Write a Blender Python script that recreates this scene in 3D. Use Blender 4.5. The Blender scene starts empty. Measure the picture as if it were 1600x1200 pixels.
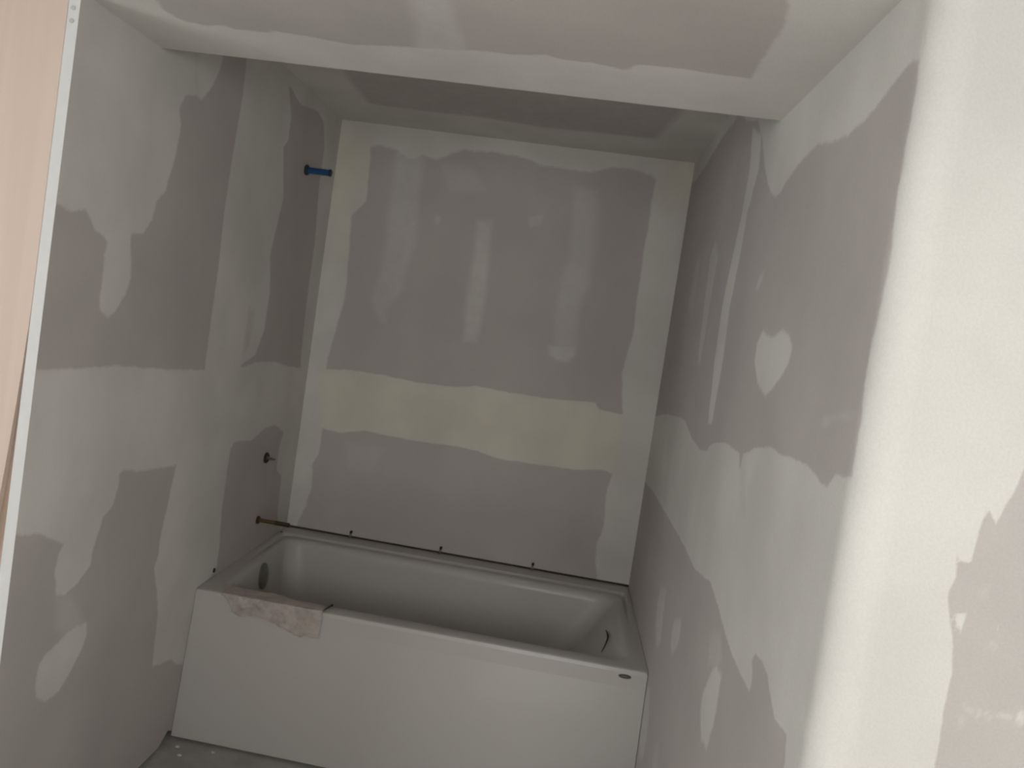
import bpy, bmesh, math, random
import numpy as np
from mathutils import Matrix, Vector, noise

random.seed(7)
C = bpy.context.scene.collection

# ---------------------------------------------------------------- sizes (metres)
W = 1.524                      # alcove width = tub length
D_TUB, H_TUB, D_APRON = 0.8986, 0.5015, 0.945
Y_STEP = -1.5384               # where the lowered ceiling ends
Z_LOW, Z_HIGH = 2.0974, 2.3144 # lowered ceiling, alcove ceiling
Y_JAMB = -1.882                # raw end of the left wall
Y_CORNER = -2.388             # outside corner at the end of the right wall
Y_BACK = -4.65                 # wall behind the camera

# ---------------------------------------------------------------- camera
cam_data = bpy.data.cameras.new('camera')
cam = bpy.data.objects.new('camera', cam_data); C.objects.link(cam)
bpy.context.scene.camera = cam
F_PX, PITCH, ROLL, YAW = 1281.8838, -0.0454, -0.1455, 0.1029
R = Matrix.Rotation(YAW, 3, 'Z') @ Matrix.Rotation(PITCH, 3, 'X') @ Matrix.Rotation(ROLL, 3, 'Y')
right, fwd, up = R.col[0], R.col[1], R.col[2]
M = Matrix(((right.x, up.x, -fwd.x, 1.1122), (right.y, up.y, -fwd.y, -3.5253), (right.z, up.z, -fwd.z, 1.5392), (0, 0, 0, 1)))
cam.matrix_world = M
cam_data.sensor_width = 36.0
cam_data.lens = F_PX * 36.0 / 1600.0
cam_data.shift_x = 50.3462 / 1600.0
cam_data.shift_y = -42.1816 / 1600.0
cam_data.clip_start = 0.02

# ---------------------------------------------------------------- world, daylight, added lights, exposure
world = bpy.data.worlds.new('world'); bpy.context.scene.world = world
world.use_nodes = True
bg = world.node_tree.nodes['Background']
bg.inputs['Color'].default_value = (0.80, 0.86, 0.92, 1); bg.inputs['Strength'].default_value = 0.6
WIN = (0.90, 2.10, 1.15, 2.05)          # window in the wall behind the camera: x0, x1, z0, z1
def area(name, loc, aim, sx, sz, power, col):
    l = bpy.data.lights.new(name, 'AREA'); l.shape = 'RECTANGLE'; l.size = sx; l.size_y = sz
    l.energy = power; l.color = col
    o = bpy.data.objects.new(name, l); C.objects.link(o); o.location = loc
    o.rotation_euler = (Vector(aim) - Vector(loc)).to_track_quat('-Z', 'Z').to_euler()
    return o
area('rear_window_daylight', ((WIN[0]+WIN[1])/2, Y_BACK+0.03, (WIN[2]+WIN[3])/2), ((WIN[0]+WIN[1])/2, 0, (WIN[2]+WIN[3])/2), WIN[1]-WIN[0], WIN[3]-WIN[2], 31, (0.970, 0.98, 0.965))
area('left_added_fill', (-1.37, -3.4, 1.5), (0, -3.4, 1.5), 1.4, 1.1, 32, (0.97, 1.0, 1.0))  # added fill from an unseen left window, power fitted to the wall brightness
bounce_sun_data = bpy.data.lights.new('bounce_sun', 'SUN'); bounce_sun_data.energy = 49; bounce_sun_data.angle = math.radians(0.6); bounce_sun_data.color = (0.97, 1.0, 1.0)  # added sun, aimed in from the right so its floor bounce fills the room
bounce_sun = bpy.data.objects.new('bounce_sun', bounce_sun_data); C.objects.link(bounce_sun); bounce_sun.location = (6, -5, 4)
bounce_sun.rotation_euler = Vector((-1.6, 0.5, -1.3)).to_track_quat('-Z', 'Y').to_euler()
vs = bpy.context.scene.view_settings
vs.view_transform = 'Standard'; vs.look = 'None'; vs.gamma = 1.0; vs.use_curve_mapping = False
vs.exposure = 0.05
bpy.context.scene.cycles.filter_width = 2.4        # the photograph is soft

# ---------------------------------------------------------------- materials
def new_mat(name):
    m = bpy.data.materials.new(name); m.use_nodes = True
    nt = m.node_tree; b = nt.nodes['Principled BSDF']
    return m, nt, b
def link(nt, a, b): nt.links.new(a, b)
def node(nt, t, **kw):
    n = nt.nodes.new(t)
    for k, v in kw.items(): setattr(n, k, v)
    return n
def noise_tex(nt, scale, detail=4, rough=0.55, coord='Object'):
    tc = node(nt, 'ShaderNodeTexCoord'); n = node(nt, 'ShaderNodeTexNoise')
    n.inputs['Scale'].default_value = scale; n.inputs['Detail'].default_value = detail; n.inputs['Roughness'].default_value = rough
    link(nt, tc.outputs[coord], n.inputs['Vector']); return n
def ramp_range(nt, src, a, b, lo=0.0, hi=1.0, smooth=True):
    r = node(nt, 'ShaderNodeMapRange'); r.interpolation_type = 'SMOOTHSTEP' if smooth else 'LINEAR'
    r.inputs['From Min'].default_value = a; r.inputs['From Max'].default_value = b
    r.inputs['To Min'].default_value = lo; r.inputs['To Max'].default_value = hi
    link(nt, src, r.inputs['Value']); return r.outputs['Result']
def mth(nt, op, a, b=None, clamp=False):
    n = node(nt, 'ShaderNodeMath', operation=op); n.use_clamp = clamp
    for i, v in enumerate((a, b)):
        if v is None: continue
        if isinstance(v, (int, float)): n.inputs[i].default_value = v
        else: link(nt, v, n.inputs[i])
    return n.outputs[0]
def mixc(nt, fac, a, b):
    n = node(nt, 'ShaderNodeMix', data_type='RGBA')
    if isinstance(fac, (int, float)): n.inputs[0].default_value = fac
    else: link(nt, fac, n.inputs[0])
    for i, v in ((6, a), (7, b)):
        if isinstance(v, tuple): n.inputs[i].default_value = (*v, 1)
        else: link(nt, v, n.inputs[i])
    return n.outputs[2]

PAPER = (0.448, 0.413, 0.388)
MUD = (0.598, 0.578, 0.542)
MUD_FRESH = (0.64, 0.60, 0.50)
def drywall_material():
    m, nt, b = new_mat('taped_drywall')
    a = node(nt, 'ShaderNodeAttribute', attribute_name='mud'); f = node(nt, 'ShaderNodeAttribute', attribute_name='thin_mud')
    t = node(nt, 'ShaderNodeAttribute', attribute_name='fresh')
    n1 = noise_tex(nt, 22, 5, 0.6); n2 = noise_tex(nt, 90, 3, 0.6); n3 = noise_tex(nt, 3.0, 3, 0.5); n4 = noise_tex(nt, 260, 2, 0.6)
    edge = mth(nt, 'ADD', a.outputs['Fac'], mth(nt, 'MULTIPLY', mth(nt, 'SUBTRACT', n1.outputs['Fac'], 0.5), 0.9))
    edge = mth(nt, 'ADD', edge, mth(nt, 'MULTIPLY', mth(nt, 'SUBTRACT', n2.outputs['Fac'], 0.5), 0.35))
    full = ramp_range(nt, edge, -0.3, 0.3)
    thin = mth(nt, 'MULTIPLY', f.outputs['Fac'], ramp_range(nt, n1.outputs['Fac'], 0.2, 0.7, 0.7, 1.15))
    mask = mth(nt, 'MAXIMUM', full, thin)
    mask = mth(nt, 'ADD', mask, mth(nt, 'MINIMUM', thin, 0.0), clamp=True)
    mask = mth(nt, 'MULTIPLY', mask, ramp_range(nt, n3.outputs['Fac'], 0.3, 0.7, 0.86, 1.0))
    mud = mixc(nt, t.outputs['Fac'], MUD, MUD_FRESH)
    col = mixc(nt, mask, PAPER, mud)
    v = ramp_range(nt, n3.outputs['Fac'], 0.3, 0.7, 0.95, 1.05)
    v = mth(nt, 'MULTIPLY', v, ramp_range(nt, n4.outputs['Fac'], 0.3, 0.7, 0.97, 1.03))
    sc = node(nt, 'ShaderNodeVectorMath', operation='SCALE'); link(nt, col, sc.inputs[0]); link(nt, v, sc.inputs['Scale'])
    link(nt, sc.outputs[0], b.inputs['Base Color'])
    b.inputs['Roughness'].default_value = 0.85; b.inputs['Specular IOR Level'].default_value = 0.25
    bump = node(nt, 'ShaderNodeBump'); bump.inputs['Strength'].default_value = 0.25; bump.inputs['Distance'].default_value = 0.002
    link(nt, mth(nt, 'ADD', mask, mth(nt, 'MULTIPLY', n1.outputs['Fac'], 0.25)), bump.inputs['Height'])
    link(nt, bump.outputs['Normal'], b.inputs['Normal'])
    return m
def plain(name, col, rough=0.6, spec=0.5, metal=0.0, vary=0.06, scale=30, bump=0.0, coat=0.0):
    m, nt, b = new_mat(name)
    n = noise_tex(nt, scale, 4)
    c = mixc(nt, n.outputs['Fac'], tuple(x*(1-vary) for x in col), tuple(min(1, x*(1+vary)) for x in col))
    link(nt, c, b.inputs['Base Color'])
    b.inputs['Roughness'].default_value = rough; b.inputs['Specular IOR Level'].default_value = spec; b.inputs['Metallic'].default_value = metal
    b.inputs['Coat Weight'].default_value = coat
    if bump:
        bp = node(nt, 'ShaderNodeBump'); bp.inputs['Strength'].default_value = bump; bp.inputs['Distance'].default_value = 0.003
        link(nt, n.outputs['Fac'], bp.inputs['Height']); link(nt, bp.outputs['Normal'], b.inputs['Normal'])
    return m
def wood_mat(name, col, dark):
    m, nt, b = new_mat(name)
    tc = node(nt, 'ShaderNodeTexCoord'); mp = node(nt, 'ShaderNodeMapping'); mp.inputs['Scale'].default_value = (28, 28, 0.9)
    link(nt, tc.outputs['Object'], mp.inputs['Vector'])
    n = node(nt, 'ShaderNodeTexNoise'); n.inputs['Scale'].default_value = 1.0; n.inputs['Detail'].default_value = 6; n.inputs['Distortion'].default_value = 0.6
    link(nt, mp.outputs['Vector'], n.inputs['Vector'])
    c = mixc(nt, ramp_range(nt, n.outputs['Fac'], 0.3, 0.72), dark, col)
    link(nt, c, b.inputs['Base Color']); b.inputs['Roughness'].default_value = 0.7; b.inputs['Specular IOR Level'].default_value = 0.3
    return m
M_DRY = drywall_material()
M_GYP = plain('gypsum_edge', (0.58, 0.57, 0.55), 0.9, 0.2, vary=0.05, scale=40, bump=0.1)
M_WALLPLAIN = plain('plain_drywall', (0.50, 0.475, 0.45), 0.9, 0.2, vary=0.06, scale=3)
M_WOOD = wood_mat('pale_pine', (0.57, 0.455, 0.385), (0.54, 0.425, 0.35))
M_STUD = wood_mat('stud_pine', (0.50, 0.38, 0.30), (0.42, 0.31, 0.24))
M_GAP_SHADE = wood_mat('framing_gap_shade', (0.07, 0.055, 0.045), (0.04, 0.03, 0.025))  # lumber coloured near black: the shade of the gaps is in the colour
M_TUB = plain('white_acrylic', (0.425, 0.402, 0.375), 0.45, 0.4, vary=0.02, scale=4, coat=0.1)
M_CHROME = plain('dull_chrome', (0.20, 0.20, 0.185), 0.35, 0.5, metal=0.75, vary=0.05, scale=60)
M_BADGE = plain('dark_badge', (0.045, 0.038, 0.036), 0.4, 0.5, vary=0.1, scale=80)
M_BLUE = plain('blue_plastic', (0.010, 0.062, 0.18), 0.35, 0.5, vary=0.1, scale=60)
M_TEAL = plain('teal_dark_collar', (0.008, 0.022, 0.026), 0.5, 0.4, vary=0.1, scale=60)
M_NAVY = plain('navy_cap', (0.006, 0.016, 0.045), 0.45, 0.5, vary=0.1, scale=60)
M_BRASS = plain('weathered_brass', (0.10, 0.068, 0.026), 0.5, 0.5, metal=0.4, vary=0.25, scale=50)
M_BRASSD = plain('dark_brass_fitting', (0.05, 0.034, 0.014), 0.5, 0.5, metal=0.4, vary=0.25, scale=50)
M_BLACK = plain('black_rubber', (0.02, 0.017, 0.015), 0.7, 0.3, vary=0.1)
M_STEEL = plain('grey_steel', (0.17, 0.155, 0.14), 0.45, 0.5, metal=0.5, vary=0.1)
M_NAIL = plain('mudded_nail', (0.42, 0.42, 0.41), 0.8, 0.3)
M_CHIP = plain('plaster_chip', (0.6, 0.58, 0.55), 0.9, 0.2, vary=0.1)
def film_mat():
    m, nt, b = new_mat('torn_film')
    n = noise_tex(nt, 22, 5, 0.65); n2 = noise_tex(nt, 9, 3)
    c = mixc(nt, ramp_range(nt, n.outputs['Fac'], 0.35, 0.65), (0.31, 0.265, 0.24), (0.42, 0.365, 0.34))
    c = mixc(nt, ramp_range(nt, n2.outputs['Fac'], 0.5, 0.7, 0, 0.5), c, (0.38, 0.33, 0.25))
    link(nt, c, b.inputs['Base Color']); b.inputs['Roughness'].default_value = 0.45
    return m
M_FILM = film_mat()
def floor_mat():
    m, nt, b = new_mat('dusty_subfloor')
    n = noise_tex(nt, 9, 6, 0.6); n2 = noise_tex(nt, 55, 4, 0.6)
    c = mixc(nt, ramp_range(nt, n.outputs['Fac'], 0.35, 0.65), (0.28, 0.268, 0.25), (0.34, 0.325, 0.305))
    c = mixc(nt, ramp_range(nt, n2.outputs['Fac'], 0.66, 0.76, 0, 0.6), c, (0.5, 0.48, 0.45))
    link(nt, c, b.inputs['Base Color']); b.inputs['Roughness'].default_value = 0.9
    return m
M_FLOOR = floor_mat()

# ---------------------------------------------------------------- mesh helpers
def obj(name, bm, mat, parent=None, smooth=False, mats=None):
    me = bpy.data.meshes.new(name)
    bmesh.ops.recalc_face_normals(bm, faces=bm.faces)
    if smooth:
        for e in bm.edges:
            if len(e.link_faces) == 2 and e.calc_face_angle(0) > 0.62: e.smooth = False
    bm.to_mesh(me); bm.free()
    for m in (mats or [mat]): me.materials.append(m)
    if smooth:
        for p in me.polygons: p.use_smooth = True
    o = bpy.data.objects.new(name, me); C.objects.link(o)
    if parent: o.parent = parent; o.matrix_parent_inverse = parent.matrix_basis.inverted()
    return o
def struct(o): o['kind'] = 'structure'; return o
def tag(o, label, cat, group=None):
    o['label'] = label; o['category'] = cat
    if group: o['group'] = group
    return o
def empty(name, loc, label, cat, group=None):
    o = bpy.data.objects.new(name, None); C.objects.link(o); o.location = loc; o.empty_display_size = 0.05
    return tag(o, label, cat, group)
def bx(bm, x0, x1, y0, y1, z0, z1, bevel=0.0):
    vs_ = [bm.verts.new((x, y, z)) for x in (x0, x1) for y in (y0, y1) for z in (z0, z1)]
    fs = [bm.faces.new([vs_[i] for i in q]) for q in ((0,1,3,2), (4,6,7,5), (0,4,5,1), (2,3,7,6), (0,2,6,4), (1,5,7,3))]
    if bevel:
        es = list({e for f in fs for e in f.edges})
        bmesh.ops.bevel(bm, geom=es, offset=bevel, segments=2, affect='EDGES', profile=0.5)
def box(name, dims, mat, parent=None, bevel=0.0):
    bm = bmesh.new(); bx(bm, *dims, bevel=bevel); return obj(name, bm, mat, parent)
def tube(bm, pts, rads, n=20, cap=True):
    pts = [Vector(p) for p in pts]; rings = []
    if not isinstance(rads, (list, tuple)): rads = [rads]*len(pts)
    ref = None
    for i, p in enumerate(pts):
        t = (pts[min(i+1, len(pts)-1)] - pts[max(i-1, 0)])
        if t.length < 1e-9: t = pts[-1]-pts[0]
        t.normalize()
        if ref is None: ref = t.orthogonal().normalized()
        ref = (ref - t*ref.dot(t)).normalized(); bi = t.cross(ref)
        rings.append([bm.verts.new(p + (ref*math.cos(a) + bi*math.sin(a))*rads[i]) for a in [2*math.pi*k/n for k in range(n)]])
    for a, b in zip(rings, rings[1:]):
        for k in range(n): bm.faces.new((a[k], a[(k+1) % n], b[(k+1) % n], b[k]))
    if cap: bm.faces.new(rings[0][::-1]); bm.faces.new(rings[-1])
def lathe_x(bm, prof, y, z, n=28):
    """prof: list of (x, r) turned about the line through (y, z) along x"""
    rings = []
    for x, r in prof:
        rings.append([bm.verts.new((x, y + r*math.cos(a), z + r*math.sin(a))) for a in [2*math.pi*k/n for k in range(n)]])
    for a, b in zip(rings, rings[1:]):
        for k in range(n): bm.faces.new((a[k], a[(k+1) % n], b[(k+1) % n], b[k]))
    bm.faces.new(rings[0]); bm.faces.new(rings[-1][::-1])

# ---------------------------------------------------------------- joint-compound outlines (metres in the plane of each wall)
def sdf(poly, U, V):
    P = np.array(poly, float); Q = np.roll(P, -1, axis=0)
    d = np.full(U.shape, 1e9); inside = np.zeros(U.shape, bool)
    for (ax, ay), (bx_, by) in zip(P, Q):
        ex, ey = bx_-ax, by-ay; L = ex*ex + ey*ey + 1e-12
        t = np.clip(((U-ax)*ex + (V-ay)*ey)/L, 0, 1)
        d = np.minimum(d, (U-ax-t*ex)**2 + (V-ay-t*ey)**2)
        if ay != by:
            c = ((ay > V) != (by > V)) & (U < (bx_-ax)*(V-ay)/(by-ay) + ax)
            inside ^= c
    return np.sqrt(d)*np.where(inside, 1, -1)
def masks(data, U, V, base=-1.0):
    mud = np.full(U.shape, base); thin = np.zeros(U.shape); neg = np.zeros(U.shape); fresh = np.zeros(U.shape)
    for s, poly in data.get('full', []): mud = np.maximum(mud, np.clip(sdf(poly, U, V)/s, -1, 1))
    for k, s, poly in data.get('faint', []):
        q = np.clip(sdf(poly, U, V)/s*0.9 + 0.5, 0, 1); q = q*q*(3-2*q)
        if k > 0: thin = np.maximum(thin, k*q)
        else: neg = np.minimum(neg, k*q)
    for k, s, poly in data.get('tint', []):
        q = np.clip(sdf(poly, U, V)/s*0.5 + 0.5, 0, 1); fresh = np.maximum(fresh, k*q)
    return mud, np.where(neg < 0, neg, thin), fresh
def sheet(name, nu, nv, pos, uv, data, base=-1.0, back=None, mat=None):
    """a sheet of drywall as a fine grid. pos(i/nu, j/nv) -> point arrays; uv -> wall coordinates; back: thickness vector"""
    s, t = np.meshgrid(np.linspace(0, 1, nu+1), np.linspace(0, 1, nv+1), indexing='ij')
    X, Y, Z = pos(s, t); U, V = uv(s, t)
    n = (nu+1)*(nv+1)
    co = np.stack([X.ravel(), Y.ravel(), Z.ravel()], 1)
    idx = np.arange(n).reshape(nu+1, nv+1)
    f = np.stack([idx[:-1, :-1], idx[1:, :-1], idx[1:, 1:], idx[:-1, 1:]], -1).reshape(-1, 4)
    per = np.concatenate([idx[:, 0], idx[-1, 1:], idx[-2::-1, -1], idx[0, -2:0:-1]])
    extra_co = co[per] + np.array(back(co[per]) if callable(back) else back)
    k = len(per); e0 = np.arange(k) + n
    side = np.stack([per, np.roll(per, -1), np.roll(e0, -1), e0], -1)
    verts = np.concatenate([co, extra_co]); faces = [tuple(q) for q in f.tolist()] + [tuple(q) for q in side.tolist()] + [tuple(e0.tolist())]
    me = bpy.data.meshes.new(name); me.from_pydata(verts.tolist(), [], faces); me.update()
    mud, thin, fresh = masks(data, U, V, base)
    for nm, arr in (('mud', mud), ('thin_mud', thin), ('fresh', fresh)):
        a = me.attributes.new(nm, 'FLOAT', 'POINT'); full = np.concatenate([arr.ravel(), np.full(k, 1.0 if nm == 'mud' else 0.0)])
        a.data.foreach_set('value', full.astype(np.float32))
    me.materials.append(mat or M_DRY); me.materials.append(M_GYP)
    mi = np.zeros(len(faces), np.int32); mi[len(f):] = 1; me.polygons.foreach_set('material_index', mi)
    sm = np.ones(len(faces), bool); sm[len(f):] = False; me.polygons.foreach_set('use_smooth', sm)
    bm = bmesh.new(); bm.from_mesh(me); bmesh.ops.recalc_face_normals(bm, faces=bm.faces)
    for e in bm.edges:
        if len(e.link_faces) == 2 and e.link_faces[0].material_index != e.link_faces[1].material_index: e.smooth = False
    bm.to_mesh(me); bm.free()
    o = bpy.data.objects.new(name, me); C.objects.link(o); return struct(o)

LEFT = {"full":[[0.02,[[-1.918,1.646],[-1.875,1.653],[-1.818,1.644],[-1.773,1.657],[-1.757,1.639],[-1.734,1.617],[-1.695,1.607],[-1.673,1.593],[-1.679,1.559],[-1.673,1.506],[-1.677,1.462],[-1.67,1.43],[-1.633,1.412],[-1.598,1.432],[-1.566,1.472],[-1.548,1.514],[-1.554,1.538],[-1.573,1.593],[-1.571,1.622],[-1.518,1.633],[-1.482,1.673],[-1.471,1.721],[-1.433,1.758],[-1.42,1.802],[-1.401,1.866],[-1.395,1.939],[-1.418,1.982],[-1.391,2.02],[-1.328,2.038],[-1.299,2.034],[-1.245,2.092],[-1.208,2.156],[-1.197,2.191],[-1.548,2.15],[-1.864,2.168],[-1.987,2.114]]],[0.015,[[-1.068,2.289],[-1.039,2.218],[-1.034,2.128],[-1.047,1.971],[-1.057,1.787],[-1.048,1.577],[-1.052,1.405],[-1.05,1.256],[-1.036,1.21],[-0.744,1.192],[-0.767,1.259],[-0.643,1.294],[-0.588,1.386],[-0.581,1.527],[-0.629,1.657],[-0.622,1.692],[-0.574,1.881],[-0.639,2.048],[-0.601,2.089],[-0.605,2.17],[-0.672,2.27],[-0.525,2.236],[-0.342,2.264],[-0.239,2.244],[-0.188,2.152],[-0.189,2.018],[-0.18,1.94],[-0.143,1.756],[-0.145,1.702],[-0.147,1.565],[-0.14,1.429],[-0.121,1.263],[-0.074,1.149],[2.49,0.987],[1.005,3.022]]],[0.018,[[-1.894,1.295],[-1.873,1.294],[-1.734,1.29],[-1.571,1.29],[-1.301,1.269],[-1.05,1.256],[-0.764,1.252],[-0.627,1.265],[-0.442,1.261],[-0.271,1.236],[-0.104,1.221],[0.891,1.177],[1.49,0.07],[-0.055,0.477],[-0.131,0.553],[-0.146,0.593],[-0.161,0.693],[-0.164,0.76],[-0.238,0.795],[-0.244,0.891],[-0.215,0.955],[-0.329,0.998],[-0.435,1.0],[-0.514,0.979],[-0.574,0.967],[-0.65,0.977],[-0.737,0.98],[-0.748,0.963],[-0.759,0.962],[-0.762,0.85],[-0.761,0.728],[-0.742,0.614],[-0.742,0.525],[-0.783,0.505],[-0.886,0.496],[-0.872,0.312],[-0.897,0.235],[-0.949,0.257],[-1.024,0.307],[-1.086,0.317],[-1.145,0.332],[-1.152,0.406],[-1.152,0.496],[-1.184,0.591],[-1.218,0.665],[-1.204,0.702],[-1.202,0.77],[-1.183,0.848],[-1.179,0.892],[-1.16,0.972],[-1.192,0.971],[-1.301,0.982],[-1.367,0.987],[-1.426,0.996],[-1.47,1.008],[-1.484,0.999],[-1.482,0.964],[-1.499,0.916],[-1.539,0.894],[-1.551,0.856],[-1.567,0.814],[-1.573,0.773],[-1.616,0.745],[-1.668,0.729],[-1.703,0.741],[-1.719,0.8],[-1.715,0.841],[-1.697,0.864],[-1.74,0.883],[-1.802,0.916],[-1.87,0.93],[-1.913,0.94]]],[0.022,[[-1.555,0.621],[-1.545,0.587],[-1.564,0.547],[-1.605,0.505],[-1.643,0.476],[-1.695,0.474],[-1.729,0.498],[-1.741,0.537],[-1.738,0.583],[-1.715,0.602],[-1.67,0.612],[-1.629,0.625],[-1.592,0.628]]]],"faint":[[0.35,0.03,[[-1.67,0.738],[-1.703,0.741],[-1.69,0.649],[-1.628,0.618],[-1.554,0.616],[-1.608,0.677],[-1.638,0.719]]],[-0.45,0.02,[[-0.767,1.464],[-0.705,1.455],[-0.709,1.328],[-0.763,1.284]]],[-0.3,0.02,[[-1.369,2.141],[-1.355,2.145],[-1.345,2.099],[-1.32,2.04],[-1.335,2.036],[-1.36,2.098]]]]}
BACK = {"full":[[0.02,[[0.115,2.403],[0.142,2.214],[0.15,2.112],[0.156,1.975],[0.099,1.909],[0.113,1.725],[0.12,1.553],[0.101,1.403],[0.081,1.272],[0.086,1.158],[0.101,0.988],[0.1,0.953],[0.103,0.867],[0.079,0.791],[0.09,0.689],[0.075,0.645],[0.078,0.608],[0.061,0.582],[0.048,0.524],[0.052,0.429],[-0.187,0.387],[-0.398,2.343]]],[0.03,[[-0.284,2.58],[-0.227,2.169],[0.142,2.214],[0.194,2.226],[0.256,2.214],[0.321,2.178],[0.377,2.204],[0.438,2.192],[0.493,2.224],[0.548,2.253],[0.626,2.254],[0.732,2.253],[0.801,2.251],[0.901,2.225],[0.998,2.224],[1.093,2.222],[1.183,2.255],[1.277,2.259],[1.354,2.244],[1.377,2.22],[1.829,2.277],[1.754,2.752]]],[0.018,[[1.336,2.572],[1.377,2.22],[1.371,2.133],[1.375,2.039],[1.37,1.897],[1.373,1.876],[1.374,1.713],[1.381,1.58],[1.359,1.404],[1.385,1.234],[1.387,0.971],[1.371,0.893],[1.382,0.747],[1.366,0.674],[1.365,0.607],[1.386,0.523],[1.416,0.36],[2.111,0.489],[1.774,2.623]]],[0.014,[[-0.121,1.198],[0.077,1.222],[0.194,1.237],[0.345,1.235],[0.499,1.227],[0.658,1.232],[0.754,1.252],[0.873,1.246],[1.048,1.245],[1.19,1.253],[1.266,1.26],[1.287,1.232],[1.378,1.227],[1.592,1.253],[1.632,0.998],[1.387,0.968],[1.347,0.981],[1.234,0.962],[1.091,0.958],[0.994,0.956],[0.896,0.954],[0.794,0.974],[0.695,0.978],[0.524,0.973],[0.383,0.976],[0.292,0.981],[0.173,0.953],[0.098,0.964],[-0.085,0.944]]]],"faint":[[0.45,0.04,[[0.251,2.252],[0.368,2.266],[0.381,2.179],[0.386,2.005],[0.4,1.812],[0.368,1.718],[0.373,1.62],[0.314,1.533],[0.318,1.463],[0.291,1.47],[0.256,1.513],[0.235,1.561],[0.265,1.653],[0.265,1.794],[0.263,2.028],[0.258,2.203]]],[0.65,0.03,[[0.65,1.957],[0.713,1.965],[0.724,1.814],[0.731,1.671],[0.733,1.524],[0.725,1.444],[0.668,1.43],[0.654,1.66],[0.661,1.806]]],[0.5,0.045,[[1.044,2.153],[1.143,2.142],[1.177,1.917],[1.16,1.874],[1.164,1.751],[1.14,1.66],[1.147,1.487],[1.131,1.43],[1.066,1.42],[1.042,1.599],[1.046,1.685],[1.053,1.783],[1.065,1.902]]],[0.75,0.02,[[1.034,1.471],[1.147,1.487],[1.153,1.45],[1.128,1.413],[1.081,1.414],[1.039,1.433]]],[0.45,0.02,[[1.053,1.783],[1.158,1.792],[1.161,1.737],[1.14,1.66],[1.147,1.487],[1.058,1.474],[1.042,1.599],[1.046,1.685]]],[0.25,0.03,[[0.462,2.181],[0.618,2.173],[0.673,2.084],[0.508,2.063]]],[0.4,0.01,[[0.472,1.961],[0.496,1.95],[0.484,1.915],[0.465,1.932]]],[0.35,0.012,[[0.866,1.999],[0.932,2.021],[0.925,1.974],[0.881,1.96]]],[0.2,0.03,[[0.213,0.92],[0.388,0.919],[0.347,0.798],[0.245,0.795]]]],"tint":[[0.9,0.03,[[0.054,1.219],[0.499,1.227],[0.873,1.246],[1.266,1.26],[1.297,1.234],[1.378,1.227],[1.414,0.989],[1.234,0.962],[0.994,0.956],[0.794,0.974],[0.524,0.973],[0.292,0.981],[0.098,0.964]]],[0.8,0.05,[[-0.08,2.268],[0.125,2.251],[0.14,2.043],[0.085,1.924],[0.112,1.73],[0.041,1.721],[-0.042,2.104]]],[0.8,0.05,[[1.394,2.365],[1.541,2.356],[1.539,2.115],[1.418,2.126]]]]}
CEIL = {"full":[[0.02,[[0.137,-2.054],[0.224,-1.99],[0.168,-1.883],[0.156,-1.829],[0.162,-1.788],[0.173,-1.765],[0.212,-1.753],[0.264,-1.768],[0.281,-1.75],[0.362,-1.754],[0.376,-1.767],[0.438,-1.762],[0.513,-1.745],[0.55,-1.737],[0.682,-1.762],[0.813,-1.785],[0.847,-1.792],[0.913,-1.79],[0.98,-1.812],[1.013,-1.795],[1.069,-1.794],[1.12,-1.783],[1.149,-1.768],[1.169,-1.816],[1.25,-1.82],[1.315,-1.811],[1.398,-1.808],[1.395,-1.84],[1.393,-1.916],[1.391,-2.024],[1.39,-2.088],[1.369,-2.194],[1.344,-2.321],[1.59,-2.375],[1.669,-1.098],[-0.486,-0.846],[0.0,-2.024]]]],"faint":[[0.5,0.03,[[0.688,-1.719],[0.726,-1.918],[0.735,-2.03],[0.756,-2.191],[0.823,-2.206],[0.81,-2.049],[0.81,-1.909],[0.812,-1.819],[0.81,-1.759]]]]}
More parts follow.
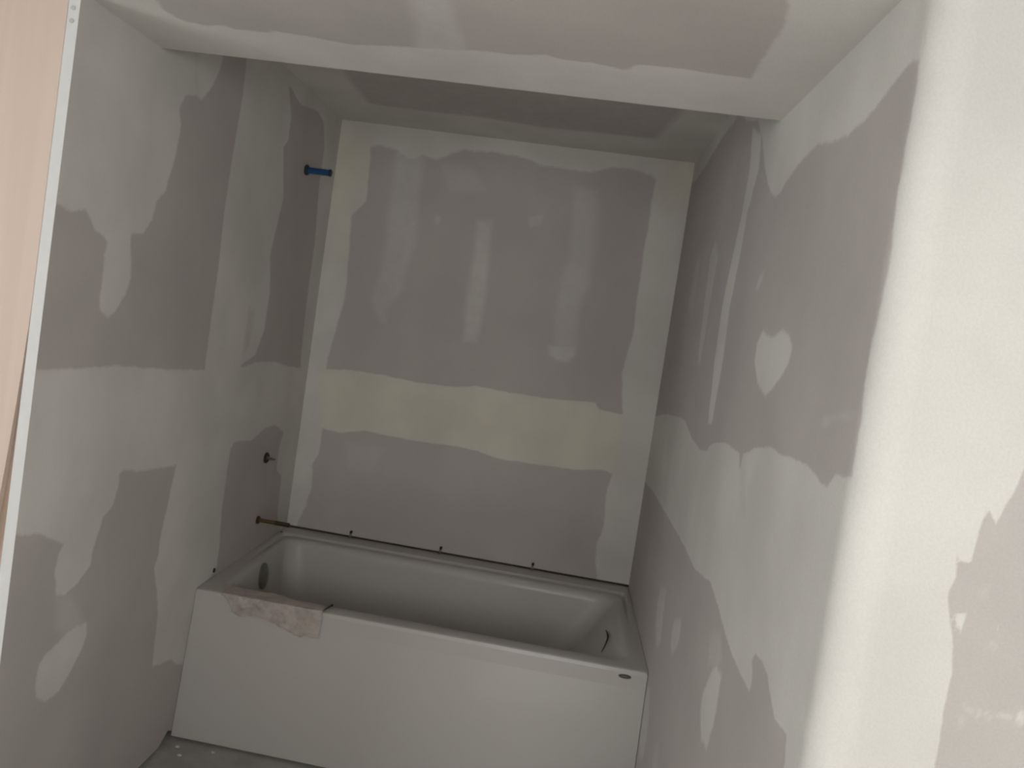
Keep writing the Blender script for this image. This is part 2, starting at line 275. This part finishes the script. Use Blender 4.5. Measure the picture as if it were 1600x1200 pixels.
RIGHT = {"full":[[0.02,[[-0.809,2.363],[-1.058,2.221],[-1.246,2.173],[-1.33,2.115],[-1.437,2.008],[-1.547,1.929],[-1.606,1.911],[-1.651,1.912],[-1.691,1.932],[-1.804,1.955],[-1.894,1.962],[-1.987,1.945],[-2.077,1.934],[-2.164,1.941],[-2.245,1.962],[-2.286,1.975],[-2.322,1.979],[-2.345,1.974],[-2.351,1.999],[-2.315,2.118],[-0.295,3.016]]],[0.012,[[-2.343,1.978],[-2.347,1.932],[-2.344,1.863],[-2.344,1.785],[-2.352,1.714],[-2.352,1.687],[-2.349,1.644],[-2.342,1.59],[-2.341,1.528],[-2.347,1.483],[-2.348,1.439],[-2.35,1.398],[-2.328,1.395],[-2.29,1.393],[-2.275,1.38],[-2.261,1.368],[-2.226,1.369],[-2.173,1.38],[-2.109,1.383],[-1.997,1.376],[-1.911,1.378],[-1.808,1.363],[-1.696,1.332],[-1.691,1.294],[-1.657,1.329],[-1.577,1.33],[-1.483,1.33],[-1.325,1.305],[-1.271,1.277],[-1.161,1.266],[-1.004,1.277],[-0.814,1.311],[-0.646,1.306],[-0.3,1.281],[0.04,1.235],[2.447,0.986],[1.566,0.669],[-0.028,0.963],[-0.344,0.979],[-0.643,0.981],[-0.935,0.986],[-1.189,0.987],[-1.361,0.98],[-1.48,0.995],[-1.576,1.011],[-1.693,0.991],[-1.777,0.971],[-1.884,0.956],[-1.971,0.953],[-2.037,0.952],[-2.043,0.979],[-2.021,1.003],[-2.033,1.021],[-2.079,1.027],[-2.125,1.019],[-2.154,1.002],[-2.198,0.98],[-2.266,0.989],[-2.279,0.944],[-2.279,0.884],[-2.372,0.876],[-2.918,1.232],[-2.691,2.033],[-2.226,2.288],[-2.351,1.999]]],[0.02,[[-1.691,1.607],[-1.772,1.588],[-1.807,1.591],[-1.853,1.607],[-1.908,1.594],[-1.951,1.575],[-1.936,1.541],[-1.883,1.504],[-1.809,1.468],[-1.716,1.494],[-1.661,1.536],[-1.658,1.576]]],[0.03,[[-1.767,0.889],[-1.819,0.888],[-1.826,0.839],[-1.82,0.788],[-1.792,0.717],[-1.741,0.71],[-1.685,0.749],[-1.684,0.794],[-1.723,0.851]]],[0.02,[[-1.189,2.166],[-1.242,2.05],[-1.234,1.931],[-1.198,1.812],[-1.161,1.689],[-1.174,1.526],[-1.226,1.347],[-1.281,1.353],[-1.296,1.53],[-1.271,1.668],[-1.299,1.803],[-1.306,1.92],[-1.366,2.022],[-1.33,2.115]]],[0.03,[[-0.835,2.355],[-0.902,2.269],[-0.647,2.268],[-0.363,2.237],[-0.104,2.215],[3.751,2.916],[6.49,4.447]]]],"faint":[[0.6,0.02,[[-0.856,1.895],[-0.954,1.835],[-0.939,1.678],[-0.942,1.499],[-0.884,1.507],[-0.839,1.681],[-0.804,1.849]]],[0.25,0.03,[[-0.528,1.875],[-0.606,1.867],[-0.609,1.666],[-0.472,1.693]]],[0.6,0.015,[[-1.623,1.742],[-1.604,1.716],[-1.573,1.697],[-1.555,1.704],[-1.576,1.73]]],[0.45,0.012,[[-2.189,1.467],[-2.324,1.485],[-2.328,1.481],[-2.226,1.465],[-2.232,1.459],[-2.211,1.451],[-2.192,1.455]]],[0.7,0.02,[[-1.196,0.784],[-1.287,0.82],[-1.305,0.793],[-1.309,0.768],[-1.277,0.729],[-1.24,0.702],[-1.2,0.712],[-1.183,0.748]]],[0.6,0.03,[[-0.865,0.778],[-0.974,0.802],[-0.99,0.727],[-1.026,0.65],[-0.965,0.616],[-0.882,0.647],[-0.849,0.709]]],[0.5,0.02,[[-0.818,0.418],[-0.969,0.485],[-1.036,0.405],[-1.042,0.288],[-0.975,0.262],[-0.859,0.34]]],[0.4,0.03,[[-1.661,0.918],[-1.751,0.959],[-1.802,0.916],[-1.761,0.879],[-1.687,0.855]]],[0.3,0.03,[[-1.191,0.415],[-1.26,0.46],[-1.311,0.379],[-1.237,0.338]]],[-0.35,0.05,[[-1.691,1.294],[-1.702,1.333],[-1.747,1.298],[-1.789,1.225],[-1.747,1.229]]]]}
FACE = {"full":[[0.006,[[1.293,2.096],[1.724,2.137],[1.743,1.522],[1.723,1.447],[1.719,1.425],[1.709,1.398],[1.702,1.369],[1.689,1.39],[1.684,1.372],[1.681,1.341],[1.679,1.315],[1.665,1.315],[1.66,1.325],[1.664,1.295],[1.657,1.272],[1.66,1.255],[1.674,1.21],[1.68,1.168],[1.678,1.11],[1.679,1.057],[1.678,1.035],[1.684,0.948],[1.397,0.886]]],[0.006,[[1.669,1.244],[1.685,1.25],[1.683,1.234],[1.681,1.216]]],[0.004,[[1.721,1.248],[1.725,1.246],[1.726,1.231],[1.724,1.232]]]],"faint":[[0.8,0.004,[[1.721,1.215],[1.726,1.213],[1.725,1.206]]],[1.0,0.004,[[1.768,1.131],[1.775,1.136],[1.779,1.115],[1.769,1.117]]],[0.5,0.004,[[1.7,1.129],[1.706,1.125],[1.713,1.122],[1.711,1.116],[1.702,1.121]]],[0.5,0.004,[[1.716,1.124],[1.72,1.126],[1.725,1.115],[1.721,1.111]]],[0.5,0.004,[[1.729,1.123],[1.732,1.127],[1.739,1.114],[1.734,1.113]]],[0.6,0.004,[[1.745,1.124],[1.764,1.123],[1.767,1.117],[1.746,1.118]]],[0.4,0.006,[[1.697,1.11],[1.705,1.113],[1.704,1.097],[1.699,1.098]]],[0.3,0.01,[[1.695,1.279],[1.706,1.29],[1.705,1.268]]]]}
ALC = {"full":[],"faint":[[-1,0.04,[[0.226,-0.824],[0.207,-0.581],[0.208,-0.347],[0.277,-0.331],[0.456,-0.325],[0.636,-0.34],[0.897,-0.297],[1.072,-0.312],[1.328,-0.329],[1.339,-0.444],[1.36,-0.61],[1.367,-0.737],[1.356,-0.977],[1.297,-1.392],[0.381,-1.308]]],[0.35,0.02,[[0.518,-0.461],[0.644,-0.497],[0.636,-0.423],[0.506,-0.384]]]]}


GAP = 0.012                              # sheets stop just above the subfloor
# left wall: x = 0
def foot(y):                              # the sheet is broken away at its foot beside the tub
    return GAP + 0.030*np.clip(1 - np.abs(y + 0.972)/0.055, 0, 1)
sheet('wall_left', 270, 330, lambda s, t: (0*s, Y_JAMB*s, foot(Y_JAMB*s) + t*(Z_HIGH-foot(Y_JAMB*s))), lambda s, t: (Y_JAMB*s, foot(Y_JAMB*s) + t*(Z_HIGH-foot(Y_JAMB*s))), LEFT, back=(-0.026, 0, 0))
# back wall: y = 0, stops above the tub flange
ZB = H_TUB + 0.008
sheet('wall_back', 220, 260, lambda s, t: (W*s, 0*s, ZB + t*(Z_HIGH-ZB)), lambda s, t: (W*s, ZB + t*(Z_HIGH-ZB)), BACK, back=(0, 0.0127, 0))
# right wall: x = W, ends in a mudded outside corner and turns to the wall facing the room
RC = 0.052
LR = -Y_CORNER - RC; LA = RC*math.pi/2; LT = LR + LA
def right_pos(s, t):
    q = s*LT; a = np.clip((q-LR)/RC, 0, math.pi/2); on = q > LR
    x = np.where(on, W + RC - RC*np.cos(a), W); y = np.where(on, -LR - RC*np.sin(a), -q)
    return x, y, GAP + t*(Z_HIGH-GAP)
def right_back(co):
    out = np.zeros_like(co); out[:, 0] = 0.0127
    near = co[:, 1] < -LR + 1e-6; out[near, 0] = 0.010; out[near, 1] = 0.010
    return out
sheet('wall_right', 380, 330, right_pos, lambda s, t: (-s*LT, GAP + t*(Z_HIGH-GAP)), RIGHT, back=right_back)
sheet('wall_front_right', 140, 340, lambda s, t: (W+RC + s*0.7, Y_CORNER + 0*s, GAP + t*(Z_LOW-GAP)), lambda s, t: (W+RC + s*0.7, GAP + t*(Z_LOW-GAP)), FACE, back=(0, 0.0127, 0))
# lowered ceiling over the room and the higher alcove ceiling
sheet('ceiling', 200, 140, lambda s, t: (W*s, Y_STEP + (Y_CORNER-Y_STEP)*t, Z_LOW + 0*s), lambda s, t: (W*s, Y_STEP + (Y_CORNER-Y_STEP)*t), CEIL, back=(0, 0, 0.0127))
sheet('ceiling_alcove', 200, 180, lambda s, t: (W*s, Y_STEP*t, Z_HIGH + 0*s), lambda s, t: (W*s, Y_STEP*t), ALC, base=1.0, back=(0, 0, 0.0127))
struct(box('trim_1', (0, W, Y_STEP-0.0127, Y_STEP, Z_LOW+0.0127, Z_HIGH), M_WALLPLAIN))

# the rest of the room, behind and beside the camera
struct(box('ceiling_room', (-1.4, 3.2, Y_BACK, Y_CORNER, Z_LOW, Z_LOW+0.02), M_WALLPLAIN))
struct(box('ceiling_left', (-1.4, -0.19, Y_CORNER, Y_JAMB+0.1, Z_LOW, Z_LOW+0.02), M_WALLPLAIN))
struct(box('ceiling_strip', (-0.19, 0, Y_CORNER, Y_JAMB+0.04, Z_LOW, Z_LOW+0.02), M_WALLPLAIN))
def holed(name, x0, x1, y0, y1, hy0, hy1, hz0, hz1):
    bm = bmesh.new()
    for d in ((y0, hy0, 0, Z_LOW), (hy1, y1, 0, Z_LOW), (hy0, hy1, 0, hz0), (hy0, hy1, hz1, Z_LOW)): bx(bm, x0, x1, d[0], d[1], d[2], d[3])
    struct(obj(name, bm, M_WALLPLAIN))
holed('wall_far_right', 3.2, 3.22, Y_BACK, Y_CORNER+0.02, -4.2, -3.2, 0.9, 1.9)  # made-up opening out of view that lets the added beam reach the floor
struct(box('added_sun_window', (3.205, 3.215, -3.715, -3.685, 0.9, 1.9), M_GYP))
struct(box('wall_front_far', (W+RC+0.7, 3.2, Y_CORNER, Y_CORNER+0.0127, 0, Z_LOW), M_WALLPLAIN))
holed('wall_far_left', -1.42, -1.4, Y_BACK, Y_JAMB+0.1, -4.1, -2.7, 0.95, 2.05)  # unseen opening added to go with the left fill light
struct(box('added_left_window', (-1.415, -1.405, -3.415, -3.385, 0.95, 2.05), M_GYP))
struct(box('wall_front_left', (-1.4, -0.19, Y_JAMB+0.09, Y_JAMB+0.1, 0, Z_LOW), M_WALLPLAIN))
bm = bmesh.new()
for d in ((-1.4, WIN[0], 0, Z_LOW), (WIN[1], 3.2, 0, Z_LOW), (WIN[0], WIN[1], 0, WIN[2]), (WIN[0], WIN[1], WIN[3], Z_LOW)):
    bx(bm, d[0], d[1], Y_BACK-0.1, Y_BACK, d[2], d[3])
struct(obj('wall_behind', bm, M_WALLPLAIN))
bm = bmesh.new()
for d in ((WIN[0], WIN[0]+.04, WIN[2], WIN[3]), (WIN[1]-.04, WIN[1], WIN[2], WIN[3]), (WIN[0]+.04, WIN[1]-.04, WIN[2], WIN[2]+.04), (WIN[0]+.04, WIN[1]-.04, WIN[3]-.04, WIN[3])):
    bx(bm, d[0], d[1], Y_BACK-0.09, Y_BACK-0.05, d[2], d[3])
struct(obj('window_1', bm, M_GYP))
# floor
struct(box('floor', (-1.4, 3.2, Y_BACK, 0.2, -0.03, 0.0), M_FLOOR))

# framing hidden behind the sheets, coloured near black to put shade into their edge gaps
struct(box('framing_left', (-0.19, -0.027, Y_JAMB+0.04, 0.0, 0.0, Z_HIGH), M_GAP_SHADE))
struct(box('framing_back', (-0.19, 1.75, 0.0135, 0.1, 0.0, Z_HIGH), M_GAP_SHADE))
struct(box('framing_right', (W+0.0135, 1.75, Y_CORNER+0.10, 0.0, 0.0, Z_HIGH), M_GAP_SHADE))
struct(box('framing_top', (-0.19, 1.75, Y_CORNER, 0.1, Z_HIGH+0.014, Z_HIGH+0.06), M_GAP_SHADE))

# raw end of the left wall: end stud, and a warped pale board nailed over it
struct(box('trim_2', (-0.19, -0.027, Y_JAMB+0.016, Y_JAMB+0.04, 0.0, Z_LOW-0.001), M_STUD))
def warped_board():
    bm = bmesh.new(); zs = [0.0, 0.35, 0.64, 0.80, 0.94, 1.0, 1.10, 1.22, 1.30, 1.38, 1.43, 1.6, 1.9, Z_LOW-0.002]
    def xr(z):
        if z > 1.43: return -0.0262
        return -0.0265 - 0.048*((1.43-z)/0.79)**1.35
    rows = []
    for z in zs:
        x1 = xr(z); rows.append([bm.verts.new(p) for p in ((-0.186, Y_JAMB-0.0008, z), (x1, Y_JAMB-0.0008, z), (x1, Y_JAMB+0.0145, z), (-0.186, Y_JAMB+0.0145, z))])
    for a, b in zip(rows, rows[1:]):
        for k in range(4): bm.faces.new((a[k], a[(k+1) % 4], b[(k+1) % 4], b[k]))
    bm.faces.new(rows[0][::-1]); bm.faces.new(rows[-1])
    return bm
tag(obj('wood_board', warped_board(), M_WOOD), 'pale unpainted wooden board standing upright at the raw end of the left wall', 'board')

wl = bpy.data.objects['wall_left']
for z in (2.063, 2.036):
    bm = bmesh.new(); tube(bm, [(-.0145, Y_JAMB+.002, z), (-.0145, Y_JAMB-.0012, z)], .0052, 14)
    struct(obj('nail_head', bm, M_NAIL, wl))

# ---------------------------------------------------------------- bathtub
def rrect(x0, x1, y0, y1, r, n=10, m=14):
    """rounded rectangle, always the same number of points so rings can be bridged"""
    pts = []
    cs = ((x1-r, y1-r, 0), (x0+r, y1-r, 90), (x0+r, y0+r, 180), (x1-r, y0+r, 270))
    for k, (cx, cy, a0) in enumerate(cs):
        arc = [(cx + r*math.cos(math.radians(a0 + 90*i/n)), cy + r*math.sin(math.radians(a0 + 90*i/n))) for i in range(n+1)]
        pts += arc
        nx, ny, na = cs[(k+1) % 4]
        s = (nx + r*math.cos(math.radians(na)), ny + r*math.sin(math.radians(na)))
        e = arc[-1]
        pts += [(e[0] + (s[0]-e[0])*j/m, e[1] + (s[1]-e[1])*j/m) for j in range(1, m)]
    return pts
tub = empty('bathtub', (W/2, -D_TUB/2, 0), 'white alcove bathtub with a plain flat apron between the drywalled side walls', 'bathtub')
def basin():
    bm = bmesh.new(); h = H_TUB; e = 0.0015
    # x0, x1, y0, y1, corner radius, z, groove depth at the back ledge
    R_ = [(e, W-e, -D_TUB+.003, -e, .003, h-.030, 0), (e, W-e, -D_TUB+.001, -e, .003, h-.008, 0), (e, W-e, -D_TUB+.0035, -e, .004, h-.0025, 0), (e, W-e, -D_TUB+.009, -e, .004, h, 0),
          (.020, W-.020, -D_TUB+.014, -.085, .02, h, 0.004), (.026, W-.024, -D_TUB+.018, -.100, .02, h, 0.002), (.032, W-.028, -D_TUB+.022, -.110, .02, h, -.009),
          (.040, W-.034, -D_TUB+.028, -.124, .03, h, -.009), (.048, W-.040, -D_TUB+.036, -.134, .04, h, 0), (.062, W-.058, -.836, -.164, .05, h, .001),
          (.070, W-.068, -.830, -.172, .055, h-.003, 0), (.076, W-.078, -.824, -.180, .06, h-.014, 0), (.080, W-.092, -.820, -.184, .065, h-.035, 0),
          (.088, W-.150, -.812, -.194, .075, h-.12, 0), (.098, W-.225, -.800, -.208, .085, h-.22, 0), (.112, W-.285, -.784, -.224, .095, h-.31, 0),
          (.130, W-.325, -.764, -.244, .10, h-.355, 0), (.165, W-.365, -.730, -.278, .10, h-.372, 0), (.26, W-.46, -.65, -.36, .08, h-.378, 0)]
    rings = []
    for x0, x1, y0, y1, r, z, g in R_:
        ring = []
        for x, y in rrect(x0, x1, y0, y1, r):
            k = min(1, max(0, (y+0.45)/0.2)); ring.append(bm.verts.new((x, y, z + g*k)))
        rings.append(ring)
    n = len(rings[0])
    for a, b in zip(rings, rings[1:]):
        for k in range(n): bm.faces.new((a[k], a[(k+1) % n], b[(k+1) % n], b[k]))
    bm.faces.new(rings[-1])
    return bm
obj('basin', basin(), M_TUB, tub, smooth=True)
def apron():
    bm = bmesh.new(); h = H_TUB; e = 0.002
    prof = [(-D_TUB+.014, h-.020), (-D_TUB+.0012, h-.009), (-D_TUB, h-.013), (-D_TUB-.001, h-.06), (-D_TUB-(D_APRON-D_TUB)*.5, h*.5), (-D_APRON, .012), (-D_APRON+.012, .011), (-D_TUB+.02, .011)]
    prev = None; nx = 24
    rows = []
    for y, z in prof:
        rows.append([bm.verts.new((e + (W-2*e)*i/nx, y, z)) for i in range(nx+1)])
    for a, b in zip(rows, rows[1:] + rows[:1]):
        for i in range(nx): bm.faces.new((a[i], a[i+1], b[i+1], b[i]))
    bm.faces.new([r[0] for r in rows]); bm.faces.new([r[-1] for r in rows][::-1])
    return bm
obj('apron', apron(), M_TUB, tub)
# overflow plate on the inside of the left end
def disc_on(cx, cy, cz, nrm, rad, th, stretch=1.0, n=32):
    bm = bmesh.new(); nrm = Vector(nrm).normalized(); a = Vector((0, 1, 0)); b = nrm.cross(a).normalized(); a = b.cross(nrm).normalized()
    c = Vector((cx, cy, cz)); rings = []
    for o_, r in ((-.006, rad), (th*.5, rad), (th*.85, rad*.94), (th, rad*.82), (th*1.05, rad*.3)):
        rings.append([bm.verts.new(c + nrm*o_ + (a*math.cos(t) + b*math.sin(t)*stretch)*r) for t in [2*math.pi*k/n for k in range(n)]])
    for p, q in zip(rings, rings[1:]):
        for k in range(n): bm.faces.new((p[k], p[(k+1) % n], q[(k+1) % n], q[k]))
    bm.faces.new(rings[0]); bm.faces.new(rings[-1][::-1]); return bm
ov = obj('overflow_plate', disc_on(.0835, -.475, .432, (1, 0, .11), .047, .008, 1.08), M_CHROME, tub, smooth=True)
ov['label'] = 'dark grey round metal overflow plate'
bm = bmesh.new(); tube(bm, [(.089, -.475, .437), (.0945, -.475, .4375)], .006, 12); obj('screw', bm, M_STEEL, ov)
bg_ = bmesh.new()
NY = -D_TUB - .0015
def oval(bm, cx, cz, a, b, y0, y1, n=28):
    r0 = [bm.verts.new((cx + a*math.cos(2*math.pi*k/n), y0, cz + b*math.sin(2*math.pi*k/n))) for k in range(n)]
    r1 = [bm.verts.new((cx + a*.92*math.cos(2*math.pi*k/n), y1, cz + b*.9*math.sin(2*math.pi*k/n))) for k in range(n)]
    for k in range(n): bm.faces.new((r0[k], r0[(k+1) % n], r1[(k+1) % n], r1[k]))
    bm.faces.new(r0); bm.faces.new(r1[::-1])
oval(bg_, 1.451, .478, .0215, .0068, NY+.004, NY-.002)
badge = obj('badge', bg_, M_BADGE, tub); badge['label'] = 'small dark oval maker badge'
b2 = bmesh.new(); oval(b2, 1.450, .4785, .013, .0016, NY-.0015, NY-.0026); obj('emblem', b2, M_STEEL, badge)
# drain in the tub floor near the overflow
bm = bmesh.new()
tube(bm, [(.30, -.5, .1215), (.30, -.5, .1262), (.30, -.5, .1268)], [.036, .036, .028], 28); obj('drain', bm, M_CHROME, tub)

# ---------------------------------------------------------------- pipes coming through the left wall
# shower arm stub, blue
sh = empty('shower_pipe', (0, -.375, 2.024), 'short blue pipe stub sticking out high on the left wall', 'pipe')
bm = bmesh.new(); lathe_x(bm, [(.006, .0125), (.094, .0125), (.0955, .0120)], -.375, 2.0205); obj('pipe_body', bm, M_BLUE, sh, smooth=False)
bm = bmesh.new(); lathe_x(bm, [(-.004, .019), (.006, .021), (.010, .019), (.012, .014)], -.375, 2.0205); c_ = obj('collar', bm, M_TEAL, sh); c_['label'] = 'dark teal flange'
bm = bmesh.new(); lathe_x(bm, [(.0945, .0122), (.0955, .0140), (.103, .0140), (.105, .0115)], -.375, 2.0205); c_ = obj('end_cap', bm, M_NAVY, sh); c_['label'] = 'near-black end cap'
# valve stem
va = empty('shower_valve', (0, -.388, .872), 'bare round valve stub with a thin stem at mid height on the left wall', 'valve')
bm = bmesh.new()
N = 30; ro, ri = .0215, .0135
rings = []
for x, r in ((-.004, ro), (.006, ro), (.009, ro-.003), (.009, ri+.001), (.005, ri), (-.004, ri)):
    rings.append([bm.verts.new((x, -.388 + r*math.cos(2*math.pi*k/N), .872 + r*math.sin(2*math.pi*k/N))) for k in range(N)])
for a, b in zip(rings, rings[1:] + rings[:1]):
    for k in range(N): bm.faces.new((a[k], a[(k+1) % N], b[(k+1) % N], b[k]))
rg = obj('valve_ring', bm, M_BLACK, va); rg['label'] = 'black ring round the valve'
bm = bmesh.new(); lathe_x(bm, [(-.004, .0134), (.003, .0132), (.006, .011)], -.388, .872); obj('valve_core', bm, M_STEEL, va)
bm = bmesh.new(); lathe_x(bm, [(.003, .006), (.030, .005), (.031, .0042), (.040, .0040)], -.388, .872); obj('valve_stem', bm, M_STEEL, va)
# tub spout nipple, brass
sp = empty('spout_pipe', (0, -.389, .621), 'thin brass spout pipe sticking out of the left wall just above the tub', 'pipe')
bm = bmesh.new(); lathe_x(bm, [(.004, .0078), (.075, .0078), (.076, .007)], -.389, .6205); obj('pipe_body', bm, M_BRASS, sp)
bm = bmesh.new(); lathe_x(bm, [(-.004, .0155), (.005, .0165), (.009, .014), (.010, .009)], -.389, .6205); obj('collar', bm, M_BRASSD, sp)
bm = bmesh.new(); lathe_x(bm, [(.074, .009), (.132, .0092), (.134, .007)], -.389, .6205, 8); obj('end_fitting', bm, M_BRASSD, sp)

# ---------------------------------------------------------------- fixing clips along the back flange
CL = [(.295, 'leftmost'), (.701, 'middle'), (1.107, 'rightmost')]
def clip(x, where):
    t = empty('flange_clip', (x, -.004, H_TUB), '%s of the three small metal clips with screws along the back tub edge' % where, 'clip', 'clips along the back of the tub')
    bm = bmesh.new(); bx(bm, x-.0050, x+.0050, -.0085, -.0062, H_TUB-.001, H_TUB+.030, .0006); bx(bm, x-.0050, x+.0050, -.032, -.0063, H_TUB+.0045, H_TUB+.0065, .0006)
    obj('clip_body', bm, M_STEEL, t)
    bm = bmesh.new(); tube(bm, [(x+.001, -.0005, H_TUB+.026), (x+.001, -.011, H_TUB+.026), (x+.001, -.013, H_TUB+.026)], [.006, .006, .004], 14)
    obj('screw_head', bm, M_BLACK, t)
for x, w_ in CL: clip(x, w_)

# ---------------------------------------------------------------- torn protective film over the front left of the rim
def film():
    bm = bmesh.new(); nx, nt_ = 110, 60
    ks = [(.095, .004), (.118, .010), (.140, .045), (.158, .062), (.180, .060), (.215, .050), (.250, .052), (.285, .062), (.330, .074), (.365, .088), (.385, .092), (.400, .084), (.450, .083)]
    inn = [(.095, .050), (.13, .085), (.20, .090), (.27, .075), (.33, .050), (.40, .044), (.45, .048)]
    def itp(k, x):
        for (a, va_), (b, vb) in zip(k, k[1:]):
            if x <= b: return va_ + (vb-va_)*(x-a)/(b-a)
        return k[-1][1]
    ye = -D_TUB - .003; rows = []
    for i in range(nx+1):
        x = .095 + (.447-.095)*i/nx; row = []
        drop = itp(ks, x) + .006*noise.noise(Vector((x*60, 1, 0))); back_ = itp(inn, x) + .008*noise.noise(Vector((x*40, 7, 0)))
        for j in range(nt_+1):
            s = -back_ + (drop+back_)*j/nt_
            w = noise.noise(Vector((x*26, s*34, 2.0)))*.5 + noise.noise(Vector((x*60 + s*30, s*60, 5.0)))*.28
            lift = .003 + .0075*abs(w) + .0025*(w+.5)
            xx = x + .004*noise.noise(Vector((x*20, s*30, 9)))
            if s < 0:
                y = ye - s + .0; z = H_TUB + lift
                if y > -.832: z -= (y+.832)*1.2*.9; z = max(z, H_TUB-.035+.004)
                if s > -.010: y -= lift*(1+s/.010)
            else: y = ye - lift - s*.05; z = H_TUB - s + .004*(1 - min(1, s/.01))
            row.append(bm.verts.new((xx, y, z)))
        rows.append(row)
    for a, b in zip(rows, rows[1:]):
        for j in range(nt_): bm.faces.new((a[j], b[j], b[j+1], a[j+1]))
    return bm
fo = obj('protective_film', film(), M_FILM, smooth=True)
so = fo.modifiers.new('thickness', 'SOLIDIFY'); so.thickness = 0.0006; so.offset = 1
tag(fo, 'torn crumpled pinkish protective film hanging over the front left rim of the tub', 'film')

# screw lying on the rim, cord in the tub, scraps
bm = bmesh.new(); tube(bm, [(.444, -.893, H_TUB+.0045), (.452, -.862, H_TUB+.0045), (.4575, -.838, H_TUB+.0045), (.4580, -.835, H_TUB+.0048)], [.0014, .0026, .0028, .0048], 10)
tag(obj('drywall_screw', bm, M_BLACK), 'small dark screw lying across the front rim beside the torn film', 'screw')
cp = [(1.4185, -.452, .4530), (1.4205, -.475, .4550), (1.4220, -.505, .4570), (1.4215, -.530, .4580), (1.4190, -.552, .4560), (1.4130, -.575, .4480), (1.4070, -.590, .4370), (1.4000, -.600, .4250)]
bm = bmesh.new(); tube(bm, [(x-.0045, y, z+.0035) for x, y, z in cp], [.0018, .0028, .0036, .0036, .0030, .0026, .0022, .0014], 12)
tag(obj('cord_scrap', bm, M_BLACK, smooth=True), 'short dark curved scrap of cord inside the right end of the tub', 'cord')

def chip(name, x, y, z, r, label, cat, mat, seed, flat=.4):
    bm = bmesh.new(); bmesh.ops.create_icosphere(bm, subdivisions=2, radius=r)
    for v in bm.verts:
        k = 1 + .45*noise.noise(v.co*(1.6/r) + Vector((seed, 0, 0))); v.co = Vector((v.co.x*k, v.co.y*k*.8, v.co.z*k*flat))
    lo = min(v.co.z for v in bm.verts)
    for v in bm.verts: v.co += Vector((x, y, z-lo))
    return tag(obj(name, bm, mat), label, cat)
chip('plaster_chip', .045, -.985, 0, .007, 'larger white plaster crumb on the floor nearer to the tub corner', 'rubble', M_CHIP, 1)
chip('plaster_chip', .075, -1.03, 0, .007, 'white plaster crumb on the floor farther from the tub corner, near the picture edge', 'rubble', M_CHIP, 4)
chip('plaster_chip', .165, -.975, 0, .006, 'small pale plaster crumb on the floor right in front of the tub apron', 'rubble', M_CHIP, 9)
chip('scrap_and_gap', .018, -.118, H_TUB+.003, .006, 'tiny dark crumb on the back left corner of the tub rim', 'rubble', M_BLACK, 12)
chip('scrap_and_gap', W-.016, -.012, H_TUB+.004, .007, 'tiny black lump in place of the dark gap in the back right corner of the tub rim', 'rubble', M_BLACK, 15)  # black lump added to stand for a dark gap in the corner
# raised black disc, put in for the dark hole where the drywall stops short
bm = bmesh.new(); tube(bm, [(-.001, -.762, .524), (.0025, -.762, .524), (.004, -.762, .524)], [.0085, .0085, .005], 14)
tag(obj('dark_hole_disc', bm, M_BLACK), 'tiny black spot on the left wall at the tub rim, beside the film', 'dark_hole')
